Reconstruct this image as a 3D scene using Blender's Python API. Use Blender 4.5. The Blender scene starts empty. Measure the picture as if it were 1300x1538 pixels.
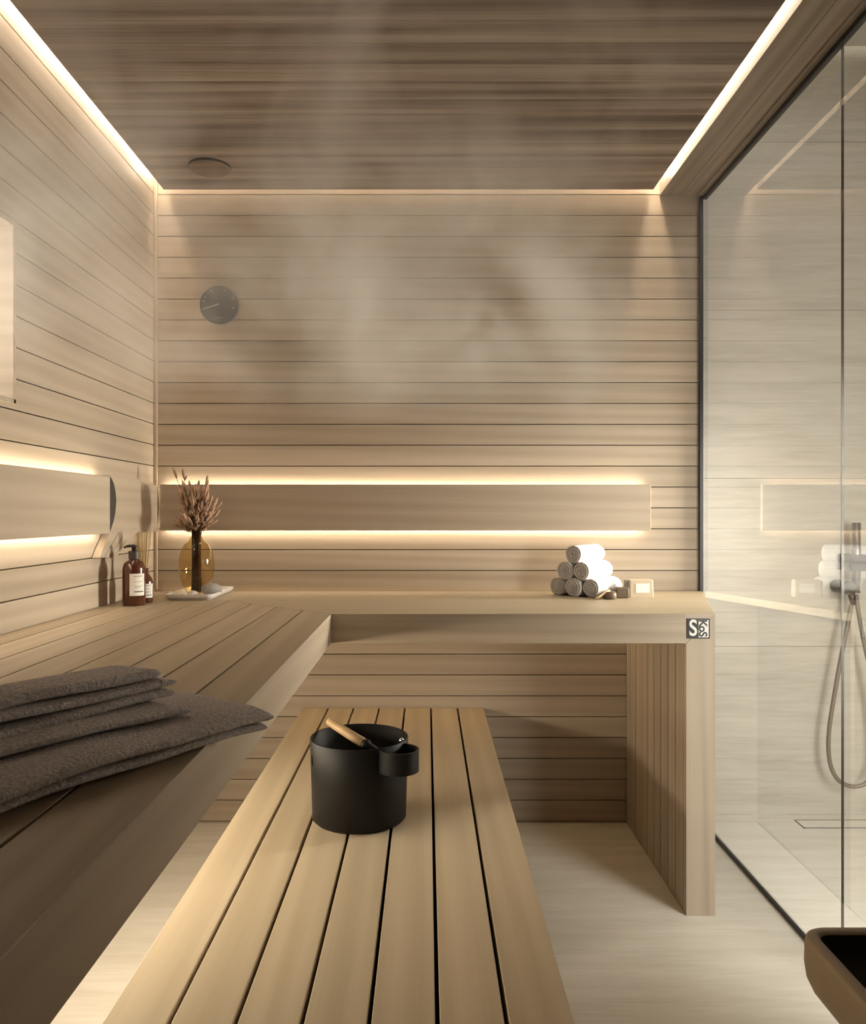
import bpy, bmesh, math, random
from mathutils import Vector, Matrix, noise
random.seed(7)
sc = bpy.context.scene
COL = sc.collection
# ---------------------------------------------------------------- camera
F = 1233.0                      # focal length in pixels of a 1300 px wide frame
HC = 1.075                      # eye height
cam_d = bpy.data.cameras.new('camera'); cam = bpy.data.objects.new('camera', cam_d); COL.objects.link(cam)
cam.location = (0, 0, HC); cam.rotation_euler = (math.radians(90), 0, 0)
cam_d.sensor_fit = 'HORIZONTAL'; cam_d.sensor_width = 36; cam_d.lens = 36*F/1300
cam_d.shift_x = 9/1300; cam_d.shift_y = 2/1300; cam_d.clip_start = 0.02
sc.camera = cam
# ---------------------------------------------------------------- world, exposure, lamps
w = bpy.data.worlds.new('world'); sc.world = w; w.use_nodes = True
w.node_tree.nodes['Background'].inputs[0].default_value = (0.9, 0.92, 1, 1)
w.node_tree.nodes['Background'].inputs[1].default_value = 0.03
sc.view_settings.view_transform = 'Standard'; sc.view_settings.look = 'None'
sc.view_settings.gamma = 1; sc.view_settings.use_curve_mapping = False
sc.view_settings.exposure = 0.12
sc.cycles.volume_bounces = 3
WARM = (1.0, 0.835, 0.63); WARM2 = (1.0, 0.845, 0.64)
E_COVE = 54; E_BACK = 21; E_UNDER = 11; E_SHOWER = 5
def area(name, loc, target, sx, sy, power, col, spread=180):
    d = bpy.data.lights.new(name, 'AREA'); d.shape = 'RECTANGLE'; d.size = sx; d.size_y = sy
    d.energy = power; d.color = col; d.spread = math.radians(spread)
    o = bpy.data.objects.new(name, d); COL.objects.link(o); o.location = loc
    o.rotation_euler = (Vector(target)-Vector(loc)).to_track_quat('-Z', 'Y').to_euler(); return o
def spot(name, loc, target, power, col, size, blend, radius):
    d = bpy.data.lights.new(name, 'SPOT'); d.energy = power; d.color = col
    d.spot_size = math.radians(size); d.spot_blend = blend; d.shadow_soft_size = radius
    o = bpy.data.objects.new(name, d); COL.objects.link(o); o.location = loc
    o.rotation_euler = (Vector(target)-Vector(loc)).to_track_quat('-Z', 'Y').to_euler(); return o
area('added_overhead_fill', (1.36, 1.5, 2.68), (1.36, 1.5, 0), 0.5, 1.9, 8, (1, 0.95, 0.90))  # unseen overhead lamp, added to brighten the shower and front floor
area('added_low_fill', (1.70, 1.05, 0.95), (1.1, 2.7, 0.25), 1.0, 1.1, 29, (1, 0.965, 0.90), 130)  # unseen fill, added to lift the lower shower wall and the floor
area('shower_wall_light', (1.70, 2.66, 1.12), (-0.5, 2.24, 0.95), 0.20, 0.5, 10.5, (1, 0.92, 0.80), 74)
area('under_bench_light', (-0.86, 1.65, 0.66), (-0.30, 1.75, 0.30), 1.1, 0.10, 10, (1, 0.84, 0.62), 170)

# ---------------------------------------------------------------- helpers
YB = 2.85                       # face of the back wall
def P(px, py, D): return Vector(((px-641)*D/F, D, HC-(py-771)*D/F))
def pick(o, **k):
    for a, b in k.items(): o[a] = b
    return o
def empty(name, loc, rz=0, label=None, cat=None, group=None):
    o = bpy.data.objects.new(name, None); COL.objects.link(o); o.empty_display_size = 0.05
    o.location = loc; o.rotation_euler = (0, 0, rz)
    tag(o, label, cat, group); return o
def tag(o, label=None, cat=None, group=None, kind=None):
    if label: o['label'] = label
    if cat: o['category'] = cat
    if group: o['group'] = group
    if kind: o['kind'] = kind
    return o
def finish(name, bm, mats, parent=None, smooth=False, loc=None, bevel=0, seg=2, sub=0):
    bmesh.ops.recalc_face_normals(bm, faces=bm.faces[:])
    me = bpy.data.meshes.new(name); bm.to_mesh(me); bm.free()
    if not isinstance(mats, (list, tuple)): mats = [mats]
    for m in mats: me.materials.append(m)
    o = bpy.data.objects.new(name, me); COL.objects.link(o)
    if parent: o.parent = parent
    if loc: o.location = loc
    if smooth:
        for p in me.polygons: p.use_smooth = True
    if bevel:
        b = o.modifiers.new('bevel', 'BEVEL'); b.width = bevel; b.segments = seg; b.limit_method = 'ANGLE'
        b.harden_normals = False
    if sub:
        s = o.modifiers.new('sub', 'SUBSURF'); s.levels = sub; s.render_levels = sub
    return o
def box(bm, x0, x1, y0, y1, z0, z1, mat=0):
    vs = [bm.verts.new((x, y, z)) for z in (z0, z1) for y in (y0, y1) for x in (x0, x1)]
    for f in ((0,2,3,1), (4,5,7,6), (0,1,5,4), (2,6,7,3), (0,4,6,2), (1,3,7,5)):
        fc = bm.faces.new([vs[i] for i in f]); fc.material_index = mat
    return vs
def prism(bm, pts, z0, z1, mat=0):           # polygon in xy extruded in z
    a = [bm.verts.new((p[0], p[1], z0)) for p in pts]; b = [bm.verts.new((p[0], p[1], z1)) for p in pts]
    bm.faces.new(a[::-1]).material_index = mat; bm.faces.new(b).material_index = mat
    n = len(pts)
    for i in range(n): bm.faces.new((a[i], a[(i+1) % n], b[(i+1) % n], b[i])).material_index = mat
def lathe(bm, prof, seg=48, c=(0, 0, 0), mat=0, a0=0, a1=2*math.pi):
    rings = []
    full = abs(a1-a0-2*math.pi) < 1e-6
    n = seg if full else seg+1
    for r, z in prof:
        if r < 1e-6: rings.append([bm.verts.new((c[0], c[1], c[2]+z))])
        else: rings.append([bm.verts.new((c[0]+r*math.cos(a0+(a1-a0)*i/seg), c[1]+r*math.sin(a0+(a1-a0)*i/seg), c[2]+z)) for i in range(n)])
    for A, B in zip(rings, rings[1:]):
        for i in range(seg):
            j = (i+1) % n
            q = ([A[i], A[j]] if len(A) > 1 else [A[0]]) + ([B[j], B[i]] if len(B) > 1 else [B[0]])
            if len(q) > 2: bm.faces.new(q).material_index = mat
def tube(bm, pts, r, seg=10, mat=0, caps=True):
    pts = [Vector(p) for p in pts]; rings = []
    up = Vector((0.13, 0.31, 0.94)).normalized()
    for i, p in enumerate(pts):
        t = (pts[min(i+1, len(pts)-1)]-pts[max(i-1, 0)]).normalized()
        s = t.cross(up).normalized(); u = s.cross(t)
        rr = r[i] if isinstance(r, (list, tuple)) else r
        rings.append([bm.verts.new(p+(s*math.cos(2*math.pi*k/seg)+u*math.sin(2*math.pi*k/seg))*rr) for k in range(seg)])
    for A, B in zip(rings, rings[1:]):
        for k in range(seg): bm.faces.new((A[k], A[(k+1) % seg], B[(k+1) % seg], B[k])).material_index = mat
    if caps: bm.faces.new(rings[0][::-1]).material_index = mat; bm.faces.new(rings[-1]).material_index = mat
def spline(pts, n=10):
    pts = [Vector(p) for p in pts]; out = []
    q = [pts[0]*2-pts[1]]+pts+[pts[-1]*2-pts[-2]]
    for i in range(1, len(q)-2):
        for k in range(n):
            t = k/n; a, b, c, d = q[i-1:i+3]
            out.append(0.5*((2*b)+(c-a)*t+(2*a-5*b+4*c-d)*t*t+(3*b-a-3*c+d)*t**3))
    out.append(pts[-1]); return out
def rrect(x0, x1, y0, y1, r, n=6):
    o = []
    for cx, cy, a in ((x1-r, y1-r, 0), (x0+r, y1-r, 90), (x0+r, y0+r, 180), (x1-r, y0+r, 270)):
        for k in range(n+1):
            t = math.radians(a+90*k/n); o.append((cx+r*math.cos(t), cy+r*math.sin(t)))
    return o
# ---------------------------------------------------------------- materials
def newmat(name):
    m = bpy.data.materials.new(name); m.use_nodes = True
    nt = m.node_tree; return m, nt, nt.nodes['Principled BSDF']
def N(nt, t, **k):
    n = nt.nodes.new(t)
    for a, b in k.items(): setattr(n, a, b)
    return n
def plain(name, col, rough=0.5, metal=0, spec=0.5, bump=0, bscale=200, em=None, emc=None, coat=0, var=0.0):
    m, nt, p = newmat(name)
    p.inputs['Base Color'].default_value = (*col, 1); p.inputs['Roughness'].default_value = rough
    p.inputs['Metallic'].default_value = metal; p.inputs['Specular IOR Level'].default_value = spec
    p.inputs['Coat Weight'].default_value = coat
    tc = N(nt, 'ShaderNodeTexCoord'); nz = N(nt, 'ShaderNodeTexNoise'); nz.inputs['Scale'].default_value = bscale
    nz.inputs['Detail'].default_value = 4
    nt.links.new(tc.outputs['Object'], nz.inputs['Vector'])
    if bump:
        b = N(nt, 'ShaderNodeBump'); b.inputs['Strength'].default_value = bump; b.inputs['Distance'].default_value = 0.002
        nt.links.new(nz.outputs['Fac'], b.inputs['Height']); nt.links.new(b.outputs['Normal'], p.inputs['Normal'])
    r = N(nt, 'ShaderNodeValToRGB')
    r.color_ramp.elements[0].color = (*[c*(1-var) for c in col], 1); r.color_ramp.elements[1].color = (*[min(1, c*(1+var)) for c in col], 1)
    r.color_ramp.elements[0].position = 0.3; r.color_ramp.elements[1].position = 0.7
    nt.links.new(nz.outputs['Fac'], r.inputs['Fac']); nt.links.new(r.outputs['Color'], p.inputs['Base Color'])
    return m
def emis(name, col, s):
    m = bpy.data.materials.new(name); m.use_nodes = True; nt = m.node_tree; nt.nodes.clear()
    e = N(nt, 'ShaderNodeEmission'); e.inputs[0].default_value = (*col, 1); e.inputs[1].default_value = s
    o = N(nt, 'ShaderNodeOutputMaterial'); nt.links.new(e.outputs[0], o.inputs[0]); return m
def wood(name, axis, c1, c2, rough=0.45, var=0.10, gscale=1.0, contrast=1.0, bump=0.12, wave=0.23):
    """grain runs along axis 0=x 1=y 2=z"""
    m, nt, p = newmat(name); L = nt.links.new
    tc = N(nt, 'ShaderNodeTexCoord'); geo = N(nt, 'ShaderNodeNewGeometry')
    off = N(nt, 'ShaderNodeVectorMath', operation='SCALE'); off.inputs[0].default_value = (13.1, 7.7, 5.3)
    L(geo.outputs['Random Per Island'], off.inputs['Scale'])
    add = N(nt, 'ShaderNodeVectorMath', operation='ADD'); L(tc.outputs['Object'], add.inputs[0]); L(off.outputs[0], add.inputs[1])
    def stretched(s_along, s_across):
        mp = N(nt, 'ShaderNodeMapping'); sc_ = [s_across]*3; sc_[axis] = s_along
        mp.inputs['Scale'].default_value = sc_; L(add.outputs[0], mp.inputs['Vector']); return mp.outputs[0]
    n1 = N(nt, 'ShaderNodeTexNoise'); n1.inputs['Scale'].default_value = 1; n1.inputs['Detail'].default_value = 5; n1.inputs['Roughness'].default_value = 0.6
    L(stretched(0.9*gscale, 34*gscale), n1.inputs['Vector'])
    n2 = N(nt, 'ShaderNodeTexNoise'); n2.inputs['Scale'].default_value = 1; n2.inputs['Detail'].default_value = 3
    L(stretched(4*gscale, 260*gscale), n2.inputs['Vector'])
    n3 = N(nt, 'ShaderNodeTexWave', wave_type='BANDS', bands_direction='DIAGONAL'); n3.inputs['Scale'].default_value = 1.0
    n3.inputs['Distortion'].default_value = 5; n3.inputs['Detail'].default_value = 2; n3.inputs['Detail Scale'].default_value = 0.8
    L(stretched(0.35*gscale, 14*gscale), n3.inputs['Vector'])
    a = N(nt, 'ShaderNodeMath', operation='MULTIPLY'); a.inputs[1].default_value = 0.55; L(n1.outputs['Fac'], a.inputs[0])
    b = N(nt, 'ShaderNodeMath', operation='MULTIPLY_ADD'); b.inputs[1].default_value = 0.22; L(n2.outputs['Fac'], b.inputs[0]); L(a.outputs[0], b.inputs[2])
    c = N(nt, 'ShaderNodeMath', operation='MULTIPLY_ADD'); c.inputs[1].default_value = wave; L(n3.outputs['Fac'], c.inputs[0]); L(b.outputs[0], c.inputs[2])
    r = N(nt, 'ShaderNodeValToRGB'); r.color_ramp.elements[0].color = (*c2, 1); r.color_ramp.elements[1].color = (*c1, 1)
    r.color_ramp.elements[0].position = 0.5-0.22/contrast; r.color_ramp.elements[1].position = 0.5+0.18/contrast
    L(c.outputs[0], r.inputs['Fac'])
    hsv = N(nt, 'ShaderNodeHueSaturation'); L(r.outputs['Color'], hsv.inputs['Color'])
    mr = N(nt, 'ShaderNodeMapRange'); mr.inputs['To Min'].default_value = 1-var; mr.inputs['To Max'].default_value = 1+var
    L(geo.outputs['Random Per Island'], mr.inputs['Value']); L(mr.outputs[0], hsv.inputs['Value'])
    L(hsv.outputs['Color'], p.inputs['Base Color']); p.inputs['Roughness'].default_value = rough
    p.inputs['Specular IOR Level'].default_value = 0.35
    bp = N(nt, 'ShaderNodeBump'); bp.inputs['Strength'].default_value = bump; bp.inputs['Distance'].default_value = 0.001
    L(c.outputs[0], bp.inputs['Height']); L(bp.outputs['Normal'], p.inputs['Normal'])
    return m
LW1 = (0.50, 0.415, 0.325); LW2 = (0.41, 0.33, 0.245)
M = {}
M['wood_x'] = wood('pale aspen boards running across', 0, LW1, LW2, var=0.07)
M['wood_y'] = wood('pale aspen boards running deep', 1, LW1, LW2, var=0.07)
M['wood_z'] = wood('pale aspen boards upright', 2, LW1, LW2, var=0.07)
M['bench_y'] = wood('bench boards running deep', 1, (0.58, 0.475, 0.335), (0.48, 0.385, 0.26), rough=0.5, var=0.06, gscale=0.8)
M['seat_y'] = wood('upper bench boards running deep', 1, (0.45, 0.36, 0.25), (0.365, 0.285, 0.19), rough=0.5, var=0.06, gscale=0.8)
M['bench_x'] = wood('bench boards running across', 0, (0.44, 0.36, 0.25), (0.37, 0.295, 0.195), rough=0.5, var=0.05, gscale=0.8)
M['ceil'] = wood('smoky brown stained ceiling boards', 0, (0.47, 0.40, 0.34), (0.15, 0.11, 0.085), rough=0.5, var=0.22, gscale=0.6, contrast=1.35, wave=0.10)
M['groove'] = plain('dark groove behind boards', (0.09, 0.06, 0.035), 0.9)
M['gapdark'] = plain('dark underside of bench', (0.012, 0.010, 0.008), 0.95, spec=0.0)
M['black'] = plain('black anodised frame', (0.012, 0.012, 0.014), 0.35, spec=0.5)
M['blackmat'] = plain('black powder coated steel', (0.0115, 0.0105, 0.0105), 0.5, metal=0.0, spec=0.25)
M['steel'] = plain('brushed grey steel', (0.30, 0.29, 0.27), 0.3, metal=0.8)
M['hose'] = plain('brown grey shower hose', (0.23, 0.20, 0.155), 0.4, metal=0.2)
M['gun'] = plain('dark grey shower metal', (0.05, 0.048, 0.045), 0.3, metal=0.6)
M['white'] = plain('white glazed ceramic', (0.88, 0.85, 0.83), 0.3)
M['label'] = plain('white paper label', (0.85, 0.82, 0.76), 0.7)
M['ink'] = plain('printed ink', (0.10, 0.09, 0.08), 0.7)
M['inkpale'] = plain('pale printed ink', (0.45, 0.42, 0.38), 0.7)
M['amber'] = plain('amber brown bottle glass', (0.085, 0.022, 0.010), 0.12, spec=0.6, coat=0.5)
M['cap'] = plain('dark brown pump plastic', (0.055, 0.038, 0.033), 0.45)
M['reed'] = plain('pale reed stick', (0.52, 0.37, 0.16), 0.7)
M['stem'] = plain('dried brown stem', (0.10, 0.050, 0.028), 0.8, var=0.3)
M['seed'] = plain('dried tan seed head', (0.50, 0.33, 0.23), 0.85, var=0.45, bscale=60)
M['towelgrey'] = plain('grey brown terry cloth', (0.50, 0.45, 0.43), 0.95, spec=0.1, bump=1.0, bscale=260, var=0.28)
M['towelwhite'] = plain('white terry cloth', (0.80, 0.78, 0.76), 0.95, spec=0.1, bump=1.0, bscale=420, var=0.05)
M['towelshade'] = plain('white terry with painted shade', (0.48, 0.43, 0.39), 0.95, spec=0.1, bump=1.0, bscale=500, var=0.3)  # ends of the white rolls, their shade put into the colour
M['stone'] = plain('smooth grey pebble', (0.36, 0.34, 0.33), 0.6, var=0.2, bscale=25)
M['palestone'] = plain('pale pebble', (0.58, 0.51, 0.47), 0.6, var=0.1, bscale=25)
M['tan'] = plain('tan glazed basin', (0.20, 0.137, 0.070), 0.45, var=0.05, bscale=30)
M['basinin'] = plain('black basin lining', (0.012, 0.010, 0.009), 0.4)
M['kraft'] = plain('beige card', (0.55, 0.45, 0.33), 0.7)
M['soap'] = plain('dark brown soap', (0.13, 0.085, 0.05), 0.55, var=0.2)
M['dial'] = plain('blue grey dial face', (0.050, 0.052, 0.058), 0.5)
M['dialmark'] = plain('pale dial marking', (0.55, 0.53, 0.50), 0.5)
M['ventwood'] = wood('stained vent disc', 0, (0.22, 0.155, 0.11), (0.14, 0.095, 0.065), var=0.0)
M['handle'] = wood('pale ladle wood', 0, (0.60, 0.42, 0.23), (0.46, 0.31, 0.16), var=0.0)
M['led'] = emis('warm LED strip', WARM, E_COVE); M['led_back'] = emis('warm LED strip behind backrest', WARM2, E_BACK)
M['led_under'] = emis('warm LED strip under bench', (1.0, 0.72, 0.38), E_UNDER); M['led_shower'] = emis('neutral LED strip', (1, 0.93, 0.82), E_SHOWER)
M['skylit'] = emis('daylit frosted pane', (1.0, 0.93, 0.80), 5)
def stone_mat(name, c1, c2, axis=0, joints=None, rough=0.35):
    m, nt, p = newmat(name); L = nt.links.new
    tc = N(nt, 'ShaderNodeTexCoord')
    def st(a, b):
        mp = N(nt, 'ShaderNodeMapping'); s = [b]*3; s[axis] = a
        mp.inputs['Scale'].default_value = s; L(tc.outputs['Object'], mp.inputs['Vector']); return mp.outputs[0]
    n1 = N(nt, 'ShaderNodeTexNoise'); n1.inputs['Scale'].default_value = 1; n1.inputs['Detail'].default_value = 7; n1.inputs['Roughness'].default_value = 0.62
    L(st(2.0, 17), n1.inputs['Vector'])
    n2 = N(nt, 'ShaderNodeTexNoise'); n2.inputs['Scale'].default_value = 1; n2.inputs['Detail'].default_value = 5
    L(st(9, 120), n2.inputs['Vector'])
    ma = N(nt, 'ShaderNodeMath', operation='MULTIPLY_ADD'); ma.inputs[1].default_value = 0.35; L(n2.outputs['Fac'], ma.inputs[0])
    mb = N(nt, 'ShaderNodeMath', operation='MULTIPLY'); mb.inputs[1].default_value = 0.65; L(n1.outputs['Fac'], mb.inputs[0]); L(mb.outputs[0], ma.inputs[2])
    r = N(nt, 'ShaderNodeValToRGB'); r.color_ramp.elements[0].position = 0.36; r.color_ramp.elements[1].position = 0.6
    r.color_ramp.elements[0].color = (*c2, 1); r.color_ramp.elements[1].color = (*c1, 1)
    L(ma.outputs[0], r.inputs['Fac'])
    # small travertine pits
    v = N(nt, 'ShaderNodeTexNoise'); v.inputs['Scale'].default_value = 1; v.inputs['Detail'].default_value = 2; L(st(26, 75), v.inputs['Vector'])
    vr = N(nt, 'ShaderNodeValToRGB'); vr.color_ramp.elements[0].position = 0.76; vr.color_ramp.elements[1].position = 0.82
    L(v.outputs['Fac'], vr.inputs['Fac'])
    mx = N(nt, 'ShaderNodeMixRGB'); mx.inputs[2].default_value = (c2[0]*0.6, c2[1]*0.58, c2[2]*0.55, 1)
    L(vr.outputs['Color'], mx.inputs[0]); L(r.outputs['Color'], mx.inputs[1]); L(mx.outputs[0], p.inputs['Base Color'])
    p.inputs['Roughness'].default_value = rough
    return m
M['trav'] = stone_mat('pale travertine wall', (0.63, 0.59, 0.525), (0.51, 0.47, 0.405))
M['travf'] = stone_mat('pale travertine floor', (0.84, 0.80, 0.73), (0.71, 0.665, 0.58), rough=0.4)
M['grout'] = plain('grout line', (0.36, 0.33, 0.27), 0.9)
def glass_mat(name, tint, refl=1.0, rough=0.0):
    m = bpy.data.materials.new(name); m.use_nodes = True; nt = m.node_tree; nt.nodes.clear(); L = nt.links.new
    t = N(nt, 'ShaderNodeBsdfTransparent'); t.inputs[0].default_value = (*tint, 1)
    g = N(nt, 'ShaderNodeBsdfGlossy'); g.inputs['Roughness'].default_value = rough
    fr = N(nt, 'ShaderNodeFresnel'); fr.inputs[0].default_value = 1.5
    geo = N(nt, 'ShaderNodeNewGeometry')
    s = N(nt, 'ShaderNodeMath', operation='SUBTRACT'); s.inputs[0].default_value = 1; L(geo.outputs['Backfacing'], s.inputs[1])
    k = N(nt, 'ShaderNodeMath', operation='MULTIPLY'); L(fr.outputs[0], k.inputs[0]); L(s.outputs[0], k.inputs[1])
    k2 = N(nt, 'ShaderNodeMath', operation='MULTIPLY', use_clamp=True); k2.inputs[1].default_value = refl; L(k.outputs[0], k2.inputs[0])
    mx = N(nt, 'ShaderNodeMixShader'); L(k2.outputs[0], mx.inputs[0]); L(t.outputs[0], mx.inputs[1]); L(g.outputs[0], mx.inputs[2])
    o = N(nt, 'ShaderNodeOutputMaterial'); L(mx.outputs[0], o.inputs[0]); return m
M['glass'] = glass_mat('clear shower glass', (0.97, 0.98, 0.965), 1.9)
M['vaseglass'] = glass_mat('amber vase glass', (0.95, 0.88, 0.71), 1.5, 0.03)

# ================================================================ SETTING
PITCH = 0.0725; GAP = 0.0032
XL = -0.945; ZC = 2.188; ZTOP = 2.26
Y0 = -0.9                        # wall behind the camera
zl = [2.109-PITCH*k for k in range(-3, 31)]
def rows(z0, z1):
    e = sorted([z for z in zl if z0 < z < z1]+[z0, z1]); return [(a, b) for a, b in zip(e, e[1:]) if b-a > 0.006]
# back wall
bm = bmesh.new()
box(bm, XL-0.1, 0.958, YB+0.012, YB+0.06, 0, ZTOP, 1)
for a, b in rows(0, ZTOP): box(bm, XL, 0.945, YB, YB+0.014, a+GAP/2, b-GAP/2)
tag(finish('wall_back', bm, [M['wood_x'], M['groove']]), kind='structure')
# left wall with a window opening
WY0, WY1, WZ0, WZ1 = 1.36, 1.882, 1.325, 1.742
bm = bmesh.new()
for a, b in rows(0, ZTOP):
    segs = [(Y0, YB-0.001)]
    zz = [(a, b)]
    if b > WZ0 and a < WZ1:
        box(bm, XL-0.014, XL, Y0, WY0, a+GAP/2, b-GAP/2); box(bm, XL-0.014, XL, WY1, YB, a+GAP/2, b-GAP/2)
        if a < WZ0-0.004: box(bm, XL-0.014, XL, WY0, WY1, a+GAP/2, WZ0)
        if b > WZ1+0.004: box(bm, XL-0.014, XL, WY0, WY1, WZ1, b-GAP/2)
    else: box(bm, XL-0.014, XL, Y0, YB, a+GAP/2, b-GAP/2)
for y0, y1, z0, z1 in ((Y0, YB, 0, WZ0), (Y0, YB, WZ1, ZTOP), (Y0, WY0, WZ0, WZ1), (WY1, YB, WZ0, WZ1)):
    box(bm, XL-0.06, XL-0.012, y0, y1, z0, z1, 1)
tag(finish('wall_left', bm, [M['wood_y'], M['groove']]), kind='structure')
# window
win = tag(bpy.data.objects.new('window_1', None), kind='structure'); COL.objects.link(win); win.location = (XL, WY1, WZ0)
def wl(bm): bmesh.ops.translate(bm, verts=bm.verts[:], vec=(-XL, -WY1, -WZ0)); return bm
bm = bmesh.new()
t = 0.012
box(bm, XL-0.24, XL+0.004, WY1-t, WY1+0.001, WZ0, WZ1); box(bm, XL-0.24, XL+0.004, WY0, WY0+t, WZ0, WZ1)
box(bm, XL-0.24, XL+0.004, WY0, WY1, WZ0-0.001, WZ0+t); box(bm, XL-0.24, XL+0.004, WY0, WY1, WZ1-t, WZ1)
fr = finish('window_frame', wl(bm), M['wood_x'], win, bevel=0.0015)
bm = bmesh.new(); box(bm, XL-0.232, XL-0.224, WY0+t, WY1-t, WZ0+t, WZ1-t)
finish('pane', wl(bm), M['skylit'], win)
# ceiling of the sauna: boarded panel hanging under a plenum, light gap all round
PX0, PX1, PY1 = -0.905, 0.778, 2.822
bm = bmesh.new()
y = PY1; rnd = random.Random(3)
while y > Y0:
    wd = 0.088
    box(bm, PX0, PX1, y-wd+0.0015, y, ZC, ZC+0.018); y -= wd
box(bm, PX0+0.002, PX1-0.002, Y0, PY1-0.002, ZC+0.004, ZC+0.024, 1)
ceil = tag(finish('ceiling', bm, [M['ceil'], M['groove']]), kind='structure')
bm = bmesh.new(); box(bm, XL-0.06, 0.957, Y0, YB+0.06, ZTOP, ZTOP+0.05)
finish('ceiling_slab', bm, M['wood_x'], ceil)
for x0, x1, y0, y1 in ((-0.938, -0.924, 1.45, 2.84), (0.786, 0.798, 1.45, 2.84), (-0.90, 0.775, 2.832, 2.840)):
    bm = bmesh.new(); box(bm, x0, x1, y0, y1, ZTOP-0.008, ZTOP-0.001)
    finish('light_strip', bm, M['led'], ceil)
# soffit beside the ceiling, above the glass
bm = bmesh.new()
box(bm, 0.807, 0.88, Y0, YB, 2.178, ZTOP-0.001); box(bm, 0.8815, 0.935, Y0, YB, 2.178, ZTOP-0.001)
box(bm, 0.935, 0.957, Y0, YB, 2.172, ZTOP-0.001)
tag(finish('trim_1', bm, wood('stained soffit boards', 1, (0.34, 0.29, 0.23), (0.22, 0.18, 0.14), var=0.08)), kind='structure')
# corner bead
bm = bmesh.new(); box(bm, XL+0.001, XL+0.012, YB-0.012, YB-0.001, 0.81, ZTOP-0.01)
tag(finish('trim_2', bm, M['wood_z'], bevel=0.002), kind='structure')
# floor
bm = bmesh.new(); box(bm, XL-0.1, 0.953, Y0-0.1, 3.02, -0.05, 0.0); box(bm, 0.954, 1.1505, Y0-0.1, 3.02, -0.05, 0); box(bm, 1.1515, 1.95, Y0-0.1, 3.02, -0.05, 0)
tag(finish('floor', bm, M['travf']), kind='structure')
# shower room shell
YS = 2.93; XR = 1.75; ZS = 2.80
bm = bmesh.new()
jz = [0, 0.6, 1.2, 1.8, 2.4, ZS]
for a, b in zip(jz, jz[1:]):
    box(bm, 0.957, XR, YS, YS+0.02, a+0.0006, b-0.0006)
box(bm, 0.945, XR+0.05, YS+0.018, YS+0.06, 0, ZS, 1)
tag(finish('wall_shower', bm, [M['trav'], M['grout']]), kind='structure')
bm = bmesh.new(); box(bm, XR, XR+0.05, Y0-0.05, YS+0.06, 0, ZS)
tag(finish('wall_right', bm, M['trav']), kind='structure')
bm = bmesh.new(); box(bm, XL-0.1, XR+0.05, Y0-0.06, Y0-0.005, 0, ZS)
tag(finish('wall_rear', bm, M['trav']), kind='structure')
bm = bmesh.new(); box(bm, 0.959, XR+0.05, Y0-0.06, YS-0.04, ZS-0.08, ZS-0.05); box(bm, 0.90, XR+0.05, Y0-0.06, YS+0.06, ZS, ZS+0.04)
box(bm, 0.90, 0.957, Y0, YS, ZTOP+0.051, ZS)
cs = tag(finish('ceiling_shower', bm, plain('white plaster', (0.7, 0.68, 0.64), 0.8)), kind='structure')
bm = bmesh.new(); box(bm, 0.98, XR-0.02, YS-0.030, YS-0.018, ZS-0.02, ZS-0.012)
finish('light_strip', bm, M['led_shower'], cs)
# glass frame: upright at back wall, bottom track, top channel
bm = bmesh.new()
box(bm, 0.9415, 0.9548, 2.835, YB-0.0005, 0.0, 2.172)
box(bm, 0.949, 0.9565, 1.5, 2.835, 0.0, 0.012)
box(bm, 0.952, 0.966, 1.5, 2.835, 2.158, 2.1715)
tag(finish('trim_3', bm, M['black'], bevel=0.001), kind='structure')
gx = 0.9555
bm = bmesh.new(); box(bm, gx, gx+0.008, 1.90, 2.834, 0.0125, 2.1575)
tag(finish('glass_panel', bm, M['glass']), 'fixed clear glass shower screen between black upright and panel joint', 'glass panel')
bm = bmesh.new(); box(bm, gx, gx+0.008, 1.5, 1.893, 0.0125, 2.1575)
tag(finish('glass_panel', bm, M['glass']), 'clear glass panel nearest the camera, at right edge of photo past the thin vertical joint', 'glass panel')
bm = bmesh.new(); box(bm, gx+0.001, gx+0.007, 1.8958, 1.8972, 0.0125, 2.157)
tag(finish('trim_4', bm, M['gun']), kind='structure')
bm = bmesh.new(); box(bm, 0.957, 1.0, Y0, 1.49, 0, ZTOP)
tag(finish('wall_light_block', bm, M['wood_y']), kind='structure')  # unseen wall, added to keep light off the near benches
# drain channel
bm = bmesh.new()
dx0, dx1, dy0, dy1 = 1.285, 1.74, 2.80, 2.875
for a in ((dx0, dx1, dy0, dy0+0.004), (dx0, dx1, dy1-0.004, dy1), (dx0, dx0+0.004, dy0, dy1)): box(bm, *a, 0.0003, 0.0025)
d = finish('floor_drain', bm, M['steel']); tag(d, 'long narrow steel edged drain in shower floor by the stone wall', 'drain')
bm = bmesh.new(); box(bm, dx0+0.005, dx1, dy0+0.005, dy1-0.005, 0.0003, 0.0018); finish('cover_plate', bm, M['travf'], d)

# ================================================================ BENCHES
ZB = 0.806; ZF = 0.728; XI = -0.256; YF = 2.192; W = 0.0883
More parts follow.
